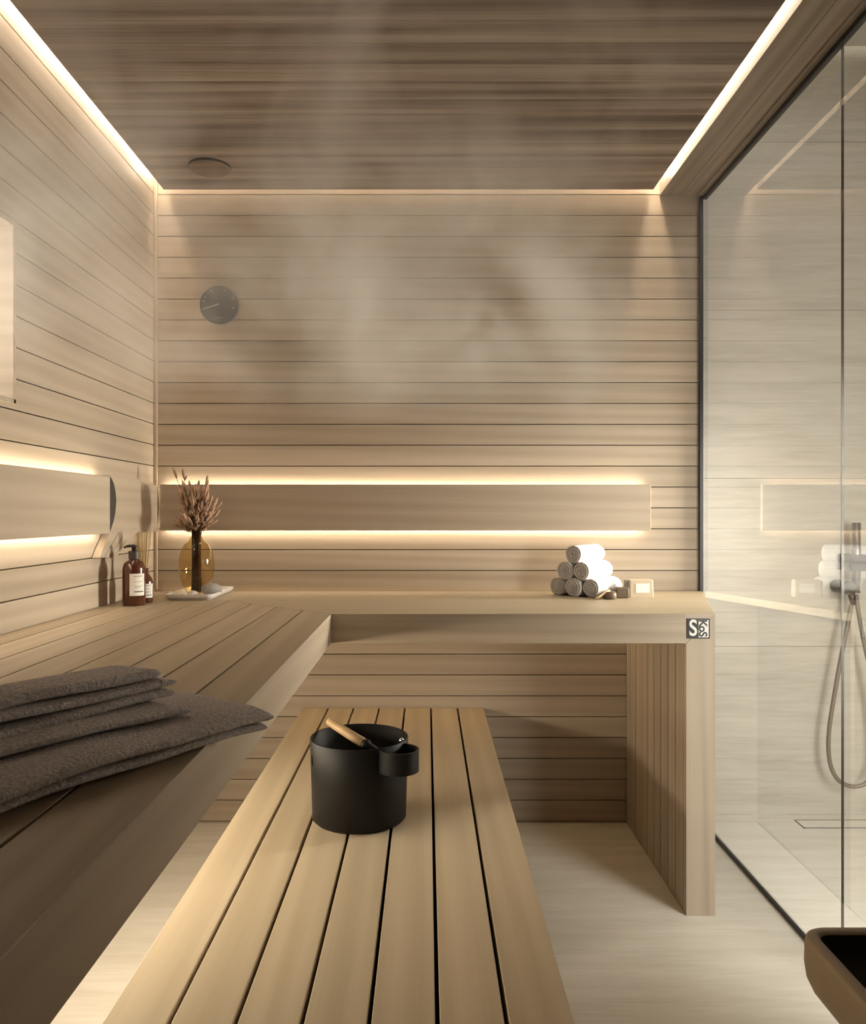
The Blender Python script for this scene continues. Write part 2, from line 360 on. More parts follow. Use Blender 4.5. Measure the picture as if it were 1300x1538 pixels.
# left bench, boards run deep, mitred where it meets the back bench
lb = empty('sauna_bench', (XI, 1.0, 0), label='upper wooden bench along the left wall, grey towels on its near end', cat='bench')
def mit(x): return YF+(XI-x)*(YB-0.012-YF)/(XI-XL)
def rel(bm, o): bmesh.ops.translate(bm, verts=bm.verts[:], vec=-Vector(o.location)); return bm
bm = bmesh.new()
x = XI; k = 0
while x > XL+0.01:
    x2 = max(x-W, XL+0.002); g = 0.0024
    xa, xb = (x-0.0022 if k == 0 else x-g), x2+g
    prism(bm, [(xb, Y0+0.02), (xa, Y0+0.02), (xa, mit(xa)-(0.001)), (xb, mit(xb)-0.001)], ZB-0.022, ZB)
    x = x2; k += 1
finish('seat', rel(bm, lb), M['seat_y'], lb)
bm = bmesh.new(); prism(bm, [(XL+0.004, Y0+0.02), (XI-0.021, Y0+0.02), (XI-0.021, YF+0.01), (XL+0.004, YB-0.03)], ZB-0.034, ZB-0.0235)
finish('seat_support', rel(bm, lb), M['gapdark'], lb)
bm = bmesh.new(); prism(bm, [(XI-0.002, Y0+0.02), (XI, Y0+0.02), (XI, YF-0.0005), (XI-0.002, YF-0.0005)], ZF, ZB)
finish('fascia', rel(bm, lb), M['wood_y'], lb)
# back bench
bb = empty('sauna_bench', (0.2, YF, 0), label='upper wooden bench across the back wall carrying white rolled towels', cat='bench')
bm = bmesh.new()
yb = YB-0.010
prism(bm, [(XI, YF+0.0022), (0.7693, YF+0.0022), (0.952, yb), (XL+0.006, yb)], ZB-0.022, ZB)
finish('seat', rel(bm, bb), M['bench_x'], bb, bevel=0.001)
bm = bmesh.new()
prism(bm, [(XI+0.0, YF), (0.691, YF), (0.691, YF+0.02), (XI, YF+0.02)], ZF, ZB-0.0225)
prism(bm, [(XI, YF), (0.691, YF), (0.691, YF+0.002), (XI, YF+0.002)], ZB-0.0225, ZB)
v = [(0.6910, ZF), (0.769, ZB), (0.6910, ZB)]
fa = [bm.verts.new((a, YF, b)) for a, b in v]; fb = [bm.verts.new((a, YF+0.002, b)) for a, b in v]
bm.faces.new(fa); bm.faces.new(fb[::-1])
for i in range(3): bm.faces.new((fa[i], fb[i], fb[(i+1) % 3], fa[(i+1) % 3]))
finish('fascia', rel(bm, bb), M['wood_x'], bb)
bm = bmesh.new()
v = [(0.692, 0.0), (0.769, 0.0), (0.769, ZB-0.0005), (0.692, ZF-0.0015)]
fa = [bm.verts.new((a, YF, b)) for a, b in v]; fb = [bm.verts.new((a, YF+0.002, b)) for a, b in v]
bm.faces.new(fa); bm.faces.new(fb[::-1])
for i in range(4): bm.faces.new((fa[i], fb[i], fb[(i+1) % 4], fa[(i+1) % 4]))
box(bm, 0.692, 0.769, YF+0.002, YF+0.0224, 0, ZB-0.0235)
yy = YF+0.0225; 
while yy < YB-0.02:
    y2 = min(yy+PITCH, YB-0.002); box(bm, 0.692, 0.704, yy+0.003, y2-0.003, 0, ZB-0.04); yy = y2
box(bm, 0.703, 0.765, YF+0.0225, YB-0.002, 0, ZB-0.04, 1)
finish('end_panel', rel(bm, bb), [M['wood_z'], M['groove']], bb)
bm = bmesh.new(); box(bm, XI, 0.69, YF+0.05, YB-0.05, ZB-0.034, ZB-0.0235)
finish('seat_support', rel(bm, bb), M['bench_x'], bb)
bm = bmesh.new(); box(bm, XL+0.03, 0.68, YB-0.020, YB-0.008, ZB-0.040, ZB-0.032)
finish('light_strip', rel(bm, bb), M['led_under'], bb)
# plaque with logo
pl = tag(bpy.data.objects.new('logo_plaque', None), 'small square black and cream logo plaque at right end of bench fascia', 'plaque'); COL.objects.link(pl)
c0 = P(1048, 944, YF); pl.location = (c0.x, YF, c0.z)
s = YF/F
bm = bmesh.new(); box(bm, -17.2*s, 17.2*s, -0.0022, 0.0, -15*s, 15*s); finish('plate', bm, M['black'], pl)
bm = bmesh.new(); box(bm, 0.2*s, 15.2*s, -0.0027, -0.0021, -13*s, 13*s); finish('cream_field', bm, M['label'], pl)
bm = bmesh.new(); box(bm, -2*s, 7*s, -0.0029, -0.0021, -13*s, 13*s)
bmesh.ops.delete(bm, geom=bm.verts[:], context='VERTS')
def text_mesh(name, body, size, loc, rot, mat, parent, bold=0.0, sx=1.0):
    cu = bpy.data.curves.new(name, 'FONT'); cu.body = body; cu.size = size; cu.extrude = 0.0003; cu.offset = bold
    cu.align_x = 'CENTER'; cu.align_y = 'CENTER'
    o = bpy.data.objects.new(name, cu); COL.objects.link(o)
    dg = bpy.context.evaluated_depsgraph_get(); me = bpy.data.meshes.new_from_object(o.evaluated_get(dg))
    bpy.data.objects.remove(o); o = bpy.data.objects.new(name, me); COL.objects.link(o)
    me.materials.clear(); me.materials.append(mat); o.parent = parent; o.location = loc; o.rotation_euler = rot; o.scale = (sx, 1, 1)
    return o
R90 = math.radians(90)
text_mesh('letter', 'S', 34*s, (-8.0*s, -0.0029, 0), (R90, 0, 0), M['label'], pl, 0.0011, 0.80)
for ch, zz in (('K', 8.2), ('o', -0.5), ('S', -8.4)):
    text_mesh('letter', ch, 17*s, (6.2*s, -0.0031, zz*s), (R90, R90, 0), M['black'], pl, 0.0007)
# lower bench
ZL = 0.40
lo = empty('sauna_bench', (-0.118, 1.5, 0), label='low wooden step bench of seven boards with the black bucket on it', cat='bench')
bm = bmesh.new()
xe = [-0.430, -0.342, -0.254, -0.166, -0.077, 0.014, 0.106, 0.195]
for i in range(7):
    g = 0.0032
    box(bm, xe[i]+(g if i else 0), xe[i+1]-(g if i < 6 else 0), Y0+0.3, YB-0.004, ZL-0.028, ZL)
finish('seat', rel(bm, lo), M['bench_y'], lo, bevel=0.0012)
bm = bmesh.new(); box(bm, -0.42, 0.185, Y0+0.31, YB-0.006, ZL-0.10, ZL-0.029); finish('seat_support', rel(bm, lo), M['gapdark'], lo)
bm = bmesh.new(); box(bm, -0.43, -0.4205, Y0+0.3, YB-0.004, ZL-0.10, ZL-0.029); box(bm, 0.1855, 0.195, Y0+0.3, YB-0.004, ZL-0.10, ZL-0.029)
finish('apron', rel(bm, lo), M['wood_y'], lo)
for yy in (-0.3, 0.8, 2.45):
    bm = bmesh.new(); box(bm, -0.30, 0.06, yy, yy+0.06, 0, ZL-0.101); finish('leg', rel(bm, lo), M['wood_z'], lo)

# ================================================================ BACKRESTS
bp = empty('backrest', (0, YB, 1.016), label='long horizontal wooden backrest on the back wall, glowing above and below', cat='backrest')
bm = bmesh.new(); box(bm, -0.912, 0.765, YB-0.045, YB-0.025, 1.016, 1.174)
finish('panel', rel(bm, bp), M['wood_x'], bp, bevel=0.0015)
bm = bmesh.new(); box(bm, -0.88, 0.745, YB-0.024, YB-0.0005, 1.035, 1.155); finish('batten', rel(bm, bp), M['groove'], bp)
for z in (1.158, 1.026):
    bm = bmesh.new(); box(bm, -0.905, 0.742, YB-0.022, YB-0.010, z, z+0.006); finish('light_strip', rel(bm, bp), M['led_back'], bp)
lp = empty('backrest', (XL, 1.8, 1.016), label='wooden backrest board on the left wall beneath the window', cat='backrest')
bm = bmesh.new(); box(bm, XL+0.025, XL+0.043, 0.4, 2.338, 1.018, 1.180)
finish('panel', rel(bm, lp), M['wood_y'], lp, bevel=0.0015)
bm = bmesh.new(); box(bm, XL+0.0005, XL+0.024, 0.4, 2.33, 1.037, 1.160); finish('batten', rel(bm, lp), M['groove'], lp)
for z in (1.164, 1.028):
    bm = bmesh.new(); box(bm, XL+0.008, XL+0.020, 1.3, 2.33, z, z+0.006); finish('light_strip', rel(bm, lp), M['led_back'], lp)
# curved wooden end piece in the corner
def onwall(px, py, X): D = X*F/(px-641); return (D, HC-(py-771)*D/F)
cx = XL+0.024
out = [(163, 714), (180, 716), (196, 717), (206, 719), (212, 723), (220, 727), (232, 728), (239, 729), (239, 798), (225, 799), (207, 800), (202, 803), (194, 811), (184, 822), (177, 833), (173, 838),
       (150, 838), (154, 826), (160, 813), (166, 798), (171, 782), (174, 764), (174, 746), (171, 732), (167, 722)]
pts = [onwall(a, b, cx) for a, b in out]
bm = bmesh.new()
A = [bm.verts.new((cx-0.022, a, b)) for a, b in pts]; B = [bm.verts.new((cx, a, b)) for a, b in pts]
bm.faces.new(A); bm.faces.new(B[::-1])
for i in range(len(pts)): bm.faces.new((A[i], A[(i+1) % len(pts)], B[(i+1) % len(pts)], B[i]))
cp = finish('curved_panel', bm, M['wood_y'], bevel=0.001)
tag(cp, 'curved wooden end piece on the left wall beside the room corner', 'panel')
bm = bmesh.new()
for (a0, b0), (a1, b1) in (((166, 836), (184, 806)), ((157, 836), (178, 800)), ((171, 834), (190, 812))):
    p0, p1 = onwall(a0, b0, cx), onwall(a1, b1, cx)
    tube(bm, [(cx, *p0), (cx+0.0005, *p1)], 0.0009, 6)
g = finish('groove', bm, plain('brown wood groove', (0.25, 0.19, 0.12), 0.9), cp)
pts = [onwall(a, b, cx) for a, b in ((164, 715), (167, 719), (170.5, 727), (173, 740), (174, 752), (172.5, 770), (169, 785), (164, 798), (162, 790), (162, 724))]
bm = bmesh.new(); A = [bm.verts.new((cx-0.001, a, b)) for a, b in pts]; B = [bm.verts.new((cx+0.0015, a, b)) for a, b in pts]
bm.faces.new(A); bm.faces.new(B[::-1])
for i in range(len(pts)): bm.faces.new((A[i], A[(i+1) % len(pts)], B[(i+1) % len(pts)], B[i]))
finish('gap_shade', bm, plain('painted gap shade', (0.045, 0.040, 0.033), 0.7), cp)  # thin dark plate painting the shade in the gap beside the backrest

# ================================================================ CEILING VENT, THERMOMETER
vt = empty('ceiling_vent', (-0.696, 2.633, ZC), label='round flat air vent disc on the dark ceiling near the left corner', cat='vent')
bm = bmesh.new(); lathe(bm, [(0, -0.012), (0.060, -0.012), (0.065, -0.009), (0.065, -0.006), (0, -0.006)]); finish('disc', bm, M['ventwood'], vt)
bm = bmesh.new(); lathe(bm, [(0, -0.0062), (0.05, -0.0062), (0.066, 0.0), (0, 0.0)]); finish('throat', bm, M['gapdark'], vt)
th = empty('thermometer', (-0.719, YB, 1.796), label='round dark grey sauna thermometer on the back wall', cat='thermometer')
def disc_y(bm, r, y0, y1, cx=0, cz=0):
    n = len(bm.verts); lathe(bm, [(0, 0), (r*0.97, 0), (r, (y1-y0)*0.2), (r, y1-y0), (0, y1-y0)], 64)
    bm.verts.ensure_lookup_table()
    for v in bm.verts[n:]: v.co = Vector((v.co.x+cx, y0+v.co.z, v.co.y+cz))
bm = bmesh.new(); disc_y(bm, 0.0650, -0.018, -0.0005); finish('case', bm, M['black'], th)
bm = bmesh.new(); disc_y(bm, 0.0615, -0.0192, -0.0175); finish('dial', bm, M['dial'], th)
for a in (168, 152, 118, 64, 22, -14):
    t_ = math.radians(a); r0, r1 = 0.049, 0.056
    bm = bmesh.new(); tube(bm, [(r0*math.cos(t_), -0.0197, r0*math.sin(t_)), (r1*math.cos(t_), -0.0197, r1*math.sin(t_))], 0.0014, 6)
    finish('tick_mark', bm, M['dialmark'], th)
bm = bmesh.new()
for i in range(9):
    tube(bm, [(-0.012+i*0.003, -0.0197, -0.0475), (-0.0105+i*0.003, -0.0197, -0.0445-0.002*(i % 2))], 0.0006, 5)
finish('maker_print', bm, M['dialmark'], th)
bm = bmesh.new(); tube(bm, [(0.0, -0.021, 0.0), (-0.055, -0.021, -0.018)], [0.0016, 0.0010], 6); lathe(bm, [(0, -0.001), (0.003, -0.001), (0.003, 0.001), (0, 0.001)], 12, (0, -0.021, 0))
finish('needle', bm, M['dialmark'], th)

# ================================================================ TRAY, VASE, PEBBLES
tz = ZB+0.0005
tr = empty('tray', (-0.736, 2.677, tz), label='white ceramic tray under the amber vase', cat='tray')
bm = bmesh.new()
def rr_loft(bm, rings, n=6, mat=0, caps=(True, True)):
    R = []
    for (x0, x1, y0, y1, r, z) in rings: R.append([bm.verts.new((a, b, z)) for a, b in rrect(x0, x1, y0, y1, r, n)])
    for A, B in zip(R, R[1:]):
        for i in range(len(A)): bm.faces.new((A[i], A[(i+1) % len(A)], B[(i+1) % len(A)], B[i])).material_index = mat
    if caps[0]: bm.faces.new(R[0][::-1]).material_index = mat
    if caps[1]: bm.faces.new(R[-1]).material_index = mat
hx, hy = 0.076, 0.145
rr_loft(bm, [(-hx+.012, hx-.012, -hy+.012, hy-.012, .014, 0), (-hx+.002, hx-.002, -hy+.002, hy-.002, .02, .009), (-hx, hx, -hy, hy, .022, .018),
             (-hx+.004, hx-.004, -hy+.004, hy-.004, .018, .0185), (-hx+.008, hx-.008, -hy+.008, hy-.008, .016, .009), (-hx+.012, hx-.012, -hy+.012, hy-.012, .014, .006)])
finish('dish', bm, M['white'], tr, smooth=False)
tt = tz+0.0065
va = empty('vase', (-0.754, 2.685, tt), label='rounded amber glass vase holding dried grasses', cat='vase')
prof = [(0.0, 0.0), (0.026, 0.0), (0.034, 0.006), (0.045, 0.025), (0.0545, 0.055), (0.058, 0.085), (0.0575, 0.110), (0.052, 0.138), (0.040, 0.160), (0.026, 0.170), (0.022, 0.176), (0.021, 0.186)]
inn = [(r-0.003 if r > 0.003 else 0, max(z, 0.004)) for r, z in prof][::-1]
bm = bmesh.new(); lathe(bm, prof+inn, 56); finish('body', bm, M['vaseglass'], va, smooth=True)
gr = empty('dried_grass_bouquet', (-0.754, 2.685, tt+0.006), label='bunch of brown dried grass seed heads standing in the amber vase', cat='dried flowers')
rnd = random.Random(11)
bms = bmesh.new(); bmh = bmesh.new(); bml = bmesh.new()
for i in range(96):
    a = rnd.uniform(0, 2*math.pi); rr_ = rnd.random()**0.6
    b0 = Vector((rnd.uniform(-.016, .016), rnd.uniform(-.010, .010), 0.0))
    nk = Vector((rnd.uniform(-.0145, .0145), rnd.uniform(-.008, .008), 0.184))
    top = Vector((0.000+0.064*rr_*math.cos(a), 0.05*rr_*math.sin(a), rnd.uniform(0.225, 0.345)-0.015*rr_))
    if i == 0: top = Vector((-0.066, 0, 0.375))
    if i == 1: top = Vector((-0.040, 0, 0.372))
    if i == 2: top = Vector((0.034, 0, 0.355))
    tube(bms, spline([b0, (b0+nk)/2+Vector((rnd.uniform(-.006, .006), rnd.uniform(-.006, .006), 0)), nk, (nk+top)/2+Vector((0, 0, 0.006)), top], 4), 0.0011 if i > 2 else 0.0008, 5)
    # seed head, a slim spindle
    dr = (top-nk).normalized(); L_ = rnd.uniform(0.022, 0.036)
    tube(bmh, [top-dr*0.006, top+dr*L_*0.1, top+dr*L_*0.45, top+dr*L_*0.8, top+dr*L_], [0.0012, 0.0038, 0.0050, 0.0032, 0.0006], 7)
    for q in range(3):
        f = rnd.uniform(0.3, 0.95); pp = nk.lerp(top, f); side = Vector((rnd.uniform(-1, 1), rnd.uniform(-1, 1), 0)).normalized()
        d2 = (dr+side*0.55).normalized(); l2 = rnd.uniform(0.012, 0.024)
        tube(bmh, [pp, pp+d2*l2*0.4, pp+d2*l2*0.75, pp+d2*l2], [0.0009, 0.0030, 0.0024, 0.0004], 6)
finish('stems', bms, M['stem'], gr, smooth=True); finish('seed_heads', bmh, M['seed'], gr, smooth=True); bml.free()
def pebble(loc, sx, sy, sz, mat, label, seed):
    bm = bmesh.new(); bmesh.ops.create_icosphere(bm, subdivisions=4, radius=1)
    for v in bm.verts:
        k = 1+0.10*noise.noise(v.co*0.9+Vector((seed, 0, 0)))
        v.co = Vector((v.co.x*sx*k, v.co.y*sy*k, v.co.z*sz*k))
    o = finish('pebble', bm, mat, smooth=True); o.location = (loc[0], loc[1], loc[2]+sz); o.rotation_euler = (0, 0, seed)
    tag(o, label, 'pebble')
pebble((-0.690, 2.63, tt-0.001), 0.034, 0.028, 0.020, M['stone'], 'larger grey pebble on the white tray, right of the vase', 0.3)
pebble((-0.738, 2.585, tt-0.001), 0.021, 0.017, 0.010, M['palestone'], 'smaller pale pebble at the front of the white tray', 1.7)

# ================================================================ BOTTLES
def bottle_label(bm_l, bm_i, bm_p, r, z0, z1, a0, a1, big=True):
    n = 16
    def strip(bm, rr, za, zb, aa, ab):
        k = max(2, int(n*abs(ab-aa)/abs(a1-a0))); R = []
        for i in range(k+1):
            t = aa+(ab-aa)*i/k; R.append((bm.verts.new((rr*math.cos(t), rr*math.sin(t), za)), bm.verts.new((rr*math.cos(t), rr*math.sin(t), zb)),
                                         bm.verts.new(((rr-.0004)*math.cos(t), (rr-.0004)*math.sin(t), za)), bm.verts.new(((rr-.0004)*math.cos(t), (rr-.0004)*math.sin(t), zb))))
        for A, B in zip(R, R[1:]):
            bm.faces.new((A[0], B[0], B[1], A[1])); bm.faces.new((A[2], A[3], B[3], B[2])); bm.faces.new((A[1], B[1], B[3], A[3])); bm.faces.new((A[0], A[2], B[2], B[0]))
        for A in (R[0], R[-1]): bm.faces.new((A[0], A[1], A[3], A[2]))
    strip(bm_l, r+0.0004, z0, z1, a0, a1)
    H = z1-z0; da = a1-a0
    for f, h, u0, u1, b in ((0.86, 0.05, .25, .8, bm_p), (0.62, 0.035, .3, .46, bm_p), (0.62, 0.035, .52, .78, bm_p), (0.42, .03, .3, .8, bm_p), (0.36, .02, .3, .7, bm_p), (0.16, 0.05, .28, .9, bm_i)):
        strip(b, r+0.0008, z0+H*f, z0+H*(f+h), a0+da*u0, a0+da*u1)
fr_a, fr_b = math.radians(-92), math.radians(-12)
pb = empty('pump_bottle', (-0.858, 2.405, ZB), label='tall brown pump bottle with a white label on the upper bench', cat='bottle')
bm = bmesh.new(); lathe(bm, [(0, 0), (0.030, 0), (0.0325, 0.003), (0.0325, 0.105), (0.031, 0.116), (0.026, 0.126), (0.016, 0.132), (0.013, 0.136), (0.013, 0.142), (0, 0.142)], 48)
finish('body', bm, M['amber'], pb, smooth=True)
bl, bi, bpp = bmesh.new(), bmesh.new(), bmesh.new(); bottle_label(bl, bi, bpp, 0.0325, 0.030, 0.094, fr_a, fr_b)
la = finish('paper_label', bl, M['label'], pb); finish('print', bi, M['ink'], la); finish('print', bpp, M['inkpale'], la)
bm = bmesh.new(); lathe(bm, [(0, 0.136), (0.0155, 0.136), (0.0155, 0.158), (0.014, 0.159), (0, 0.159)], 32); finish('collar', bm, M['cap'], pb)
bm = bmesh.new(); lathe(bm, [(0, 0.158), (0.0068, 0.158), (0.0068, 0.171), (0.010, 0.172), (0.0105, 0.175), (0.0, 0.178)], 24)
tube(bm, [(0, 0, 0.174), (-0.017, -0.008, 0.173), (-0.026, -0.012, 0.169)], [0.0045, 0.004, 0.003], 8)
finish('pump', bm, M['cap'], pb, smooth=True)
df = empty('reed_diffuser', (-0.850, 2.475, ZB), label='small brown bottle with pale reed sticks behind the pump bottle', cat='diffuser')
bm = bmesh.new(); lathe(bm, [(0, 0), (0.022, 0), (0.0235, 0.003), (0.0235, 0.062), (0.021, 0.072), (0.012, 0.086), (0.010, 0.090), (0.0105, 0.104), (0.008, 0.104), (0.008, 0.092), (0, 0.09)], 40)
finish('body', bm, M['amber'], df, smooth=True)
bl, bi, bpp = bmesh.new(), bmesh.new(), bmesh.new(); bottle_label(bl, bi, bpp, 0.0235, 0.016, 0.058, math.radians(-105), math.radians(-5))
la = finish('paper_label', bl, M['label'], df); finish('print', bi, M['ink'], la); finish('print', bpp, M['inkpale'], la)
for i, (dx, dy) in enumerate(((-.022, 0), (-.014, .012), (-.006, -.008), (0.002, 0.01), (.009, -.004), (.016, .006), (-.018, -.01), (.004, -.014))):
    bm = bmesh.new(); tube(bm, [(-dx*0.12, -dy*0.1, 0.02), (dx, dy, 0.212)], 0.0017, 6); finish('reed', bm, M['reed'], df)

# ================================================================ WHITE ROLLED TOWELS
rr_ = 0.0305; ax = Vector((0.67, 0.742, 0)); pr = Vector((0.742, -0.67, 0)); LEN = 0.152
def make_roll():
    root = bpy.data.objects.new('rolled_towel', None); COL.objects.link(root); root.empty_display_size = 0.03
    # local: axis along +x, end facing -x at x=0
    bm = bmesh.new(); n = 40; rings = []
    for i in range(15):
        t = i/14; x = t*LEN; e = 1.0
        if t < 0.08: e = 0.93+0.07*math.sin(t/0.08*math.pi/2)
        if t > 0.92: e = 0.90+0.10*math.sin((1-t)/0.08*math.pi/2)
        rings.append([bm.verts.new((x, rr_*e*(1+0.02*math.sin(3*a+i*0.3))*math.cos(a), rr_+rr_*e*(1+0.02*math.sin(3*a+i*0.3))*math.sin(a))) for a in [2*math.pi*k/n for k in range(n)]])
    for A, B in zip(rings, rings[1:]):
        for k in range(n): bm.faces.new((A[k], A[(k+1) % n], B[(k+1) % n], B[k]))
    bm.faces.new(rings[-1])
    finish('roll', bm, M['towelwhite'], root, smooth=True)
    bm = bmesh.new(); spir = []; turns = 3.3; m = 110
    for i in range(m+1):
        t = i/m; a = t*turns*2*math.pi; r = 0.003+(rr_*0.86-0.003)*t
        spir.append((0.0, r*math.cos(a), rr_+r*math.sin(a)))
    tube(bm, spir, 0.0032, 8); 
    nv = len(bm.verts); lathe(bm, [(0, 0), (rr_*0.92, 0), (rr_*0.92, 0.004), (0, 0.004)], 40)
    bm.verts.ensure_lookup_table()
    for v in bm.verts[nv:]: v.co = Vector((v.co.z+0.001, v.co.x, v.co.y+rr_))
    finish('spiral_end', bm, M['towelshade'], root, smooth=False)
    return root
proto = make_roll(); kids = list(proto.children)
base = Vector(((838-641)*2.66/F, 2.69, 0))
lay = [(0, 0, 'left'), (1, 0, 'middle'), (2, 0, 'right'), (0.5, 1, 'l'), (1.5, 1, 'r'), (1, 2, 't')]
names = ['white rolled towel in the bottom row of the pile, left end', 'white rolled towel in the middle of the bottom row of three',
         'white rolled towel in the bottom row of the pile, next to the soap', 'left rolled white towel of the pile\'s middle row of two',
         'right rolled white towel of the pile\'s middle row of two', 'single white rolled towel on top of the pile']
for i, (u_, lv, _) in enumerate(lay):
    if i == 0: r_ = proto
    else:
        r_ = proto.copy(); COL.objects.link(r_)
        for k_ in kids:
            c_ = k_.copy(); COL.objects.link(c_); c_.parent = r_
    p_ = base+pr*(u_*2*rr_*1.02)+ax*random.Random(i).uniform(-0.004, 0.004)
    r_.location = (p_.x, p_.y, ZB+lv*rr_*math.sqrt(3)); r_.rotation_euler = (0, 0, math.atan2(ax.y, ax.x))
    tag(r_, names[i], 'towel', 'pyramid of rolled white towels')

# soap box, soap, brush
sb = empty('soap_box', (0.686, 2.655, ZB), math.radians(8), label='small beige card box with white label at bench right end', cat='box')
bm = bmesh.new(); rr_loft(bm, [(-0.041, 0.041, -0.022, 0.022, 0.004, 0.0), (-0.040, 0.040, -0.018, 0.018, 0.004, 0.054), (-0.038, 0.038, -0.015, 0.015, 0.003, 0.056)])
finish('carton', bm, M['kraft'], sb)
bm = bmesh.new()
v = [bm.verts.new(c) for c in ((-0.02, -0.0215, 0.014), (0.026, -0.0215, 0.014), (0.026, -0.0199, 0.043), (-0.02, -0.0199, 0.043), (-0.02, -0.0195, 0.014), (0.026, -0.0195, 0.014), (0.026, -0.0179, 0.043), (-0.02, -0.0179, 0.043))]
for f in ((0,1,2,3), (7,6,5,4), (0,4,5,1), (1,5,6,2), (2,6,7,3), (3,7,4,0)): bm.faces.new([v[i] for i in f])
finish('paper_label', bm, M['label'], sb)
bm = bmesh.new(); rr_loft(bm, [(-0.0455, -0.0415, -0.021, 0.021, 0.0015, 0.0), (-0.045, -0.0405, -0.018, 0.018, 0.0015, 0.052)]); finish('end_flap', bm, M['soap'], sb)
bm = bmesh.new(); rr_loft(bm, [(-0.027, 0.027, -0.019, 0.019, 0.006, 0.0), (-0.03, 0.03, -0.022, 0.022, 0.007, 0.005), (-0.03, 0.03, -0.022, 0.022, 0.007, 0.031), (-0.026, 0.026, -0.018, 0.018, 0.006, 0.036)])
so = finish('soap_bar', bm, M['soap'], smooth=False); so.location = (0.618, 2.612, ZB); so.scale = (0.72, 0.72, 0.95); so.rotation_euler = (0, 0, 0.1); tag(so, 'dark brown soap bar between the rolled towels and beige box', 'soap')
bm = bmesh.new()
nv = 0; lathe(bm, [(0, 0), (0.018, 0.0), (0.021, 0.004), (0.021, 0.018), (0.016, 0.024), (0, 0.024)], 32); br = finish('round_brush', bm, M['soap'], smooth=True)
br.location = (0.573, 2.576, ZB); tag(br, 'small round brown brush lying beside the rolled towels', 'brush')
bm = bmesh.new(); tube(bm, [(0.0, 0, 0.0265), (-0.018, -0.010, 0.020), (-0.036, -0.022, 0.010), (-0.052, -0.034, 0.006)], [0.004, 0.0042, 0.0036, 0.003], 8)
finish('handle', bm, M['handle'], br, smooth=True)

# ================================================================ GREY FOLDED TOWELS
u = Vector((-0.49, -0.872, 0)).normalized(); v_ = Vector((-0.872, 0.49, 0)).normalized()
P0 = Vector((-0.191, 1.035, 0))
def cloth_layer(bm, u0, u1, v0, v1, z0, th, skew=0.0, seed=0, nose=0.5, fold_open=0.0, sag=0.0):
    nu, nc = 46, 40
    rings = []
    for i in range(nu+1):
        t = i/nu; uu = u0+(u1-u0)*(t**1.6)
        endk = min(1, (uu-u0)/0.012+0.0); endk = math.sqrt(max(0, 1-(1-endk)**2)) if endk < 1 else 1
        ring = []
        va = v0+skew*(uu-u0); vb = v1
        for k in range(nc):
            a = 2*math.pi*k/nc; ca, sa = math.cos(a), math.sin(a)
            # squashed super-ellipse cross section
            hw = (vb-va)/2; cx_ = (va+vb)/2
            X = math.copysign(abs(ca)**0.16, ca); Zs = math.copysign(abs(sa)**0.75, sa)
            vv = cx_-X*hw; zz = z0+th/2+Zs*th/2*(0.25+0.75*endk)
            nz = noise.noise(Vector((uu*9+seed, vv*11, seed*3.1)))
            zz += nz*0.0022+ (0.0015*math.sin(uu*23+seed))
            vv += 0.0025*noise.noise(Vector((uu*14, seed*2.7, 0)))
            u2 = uu+0.005*noise.noise(Vector((vv*30, seed*1.9, 0)))*(1 if i < 4 else 0)
            pt = P0+u*u2+v_*vv
            drop = sag*max(0, pt.x+0.262)**1.5
            ring.append(bm.verts.new((pt.x, pt.y, zz-drop)))
        rings.append(ring)
    for A, B in zip(rings, rings[1:]):
        for k in range(nc): bm.faces.new((A[k], A[(k+1) % nc], B[(k+1) % nc], B[k]))
    bm.faces.new(rings[0][::-1]); bm.faces.new(rings[-1])
bm = bmesh.new()
cloth_layer(bm, 0.008, 0.62, 0.004, 0.225, ZB+0.003, 0.0115, seed=1, sag=0.6)
cloth_layer(bm, 0.0, 0.62, 0.0, 0.230, ZB+0.0145, 0.0135, seed=2, sag=0.6)
tag(finish('bath_towel', bm, M['towelgrey'], smooth=True), 'large grey folded bath towel at the bottom, its corner hanging over bench edge', 'towel')
bm = bmesh.new()
cloth_layer(bm, 0.092, 0.60, 0.052, 0.220, ZB+0.0305, 0.010, skew=0.10, seed=3)
cloth_layer(bm, 0.072, 0.60, 0.098, 0.216, ZB+0.041, 0.010, skew=0.04, seed=5)
cloth_layer(bm, 0.060, 0.60, 0.108, 0.214, ZB+0.0515, 0.010, skew=0.04, seed=7)
cloth_layer(bm, 0.074, 0.60, 0.122, 0.205, ZB+0.062, 0.013, skew=0.04, seed=9)
tag(finish('hand_towel', bm, M['towelgrey'], smooth=True), 'narrower grey towel folded in layers, lying on the large grey towel', 'towel')

# ================================================================ BUCKET AND LADLE
bk = empty('bucket', (-0.150, 1.822, ZL), label='black metal sauna bucket on the low bench', cat='bucket')
R0, R1, H = 0.1035, 0.1085, 0.181
bm = bmesh.new(); lathe(bm, [(0, 0), (R0-0.006, 0), (R0, 0.006), (R1, H-0.0015), (R1-0.0012, H), (R1-0.003, H-0.0015), (R0-0.004, 0.010), (0, 0.008)], 96)
finish('body', bm, M['blackmat'], bk, smooth=True)
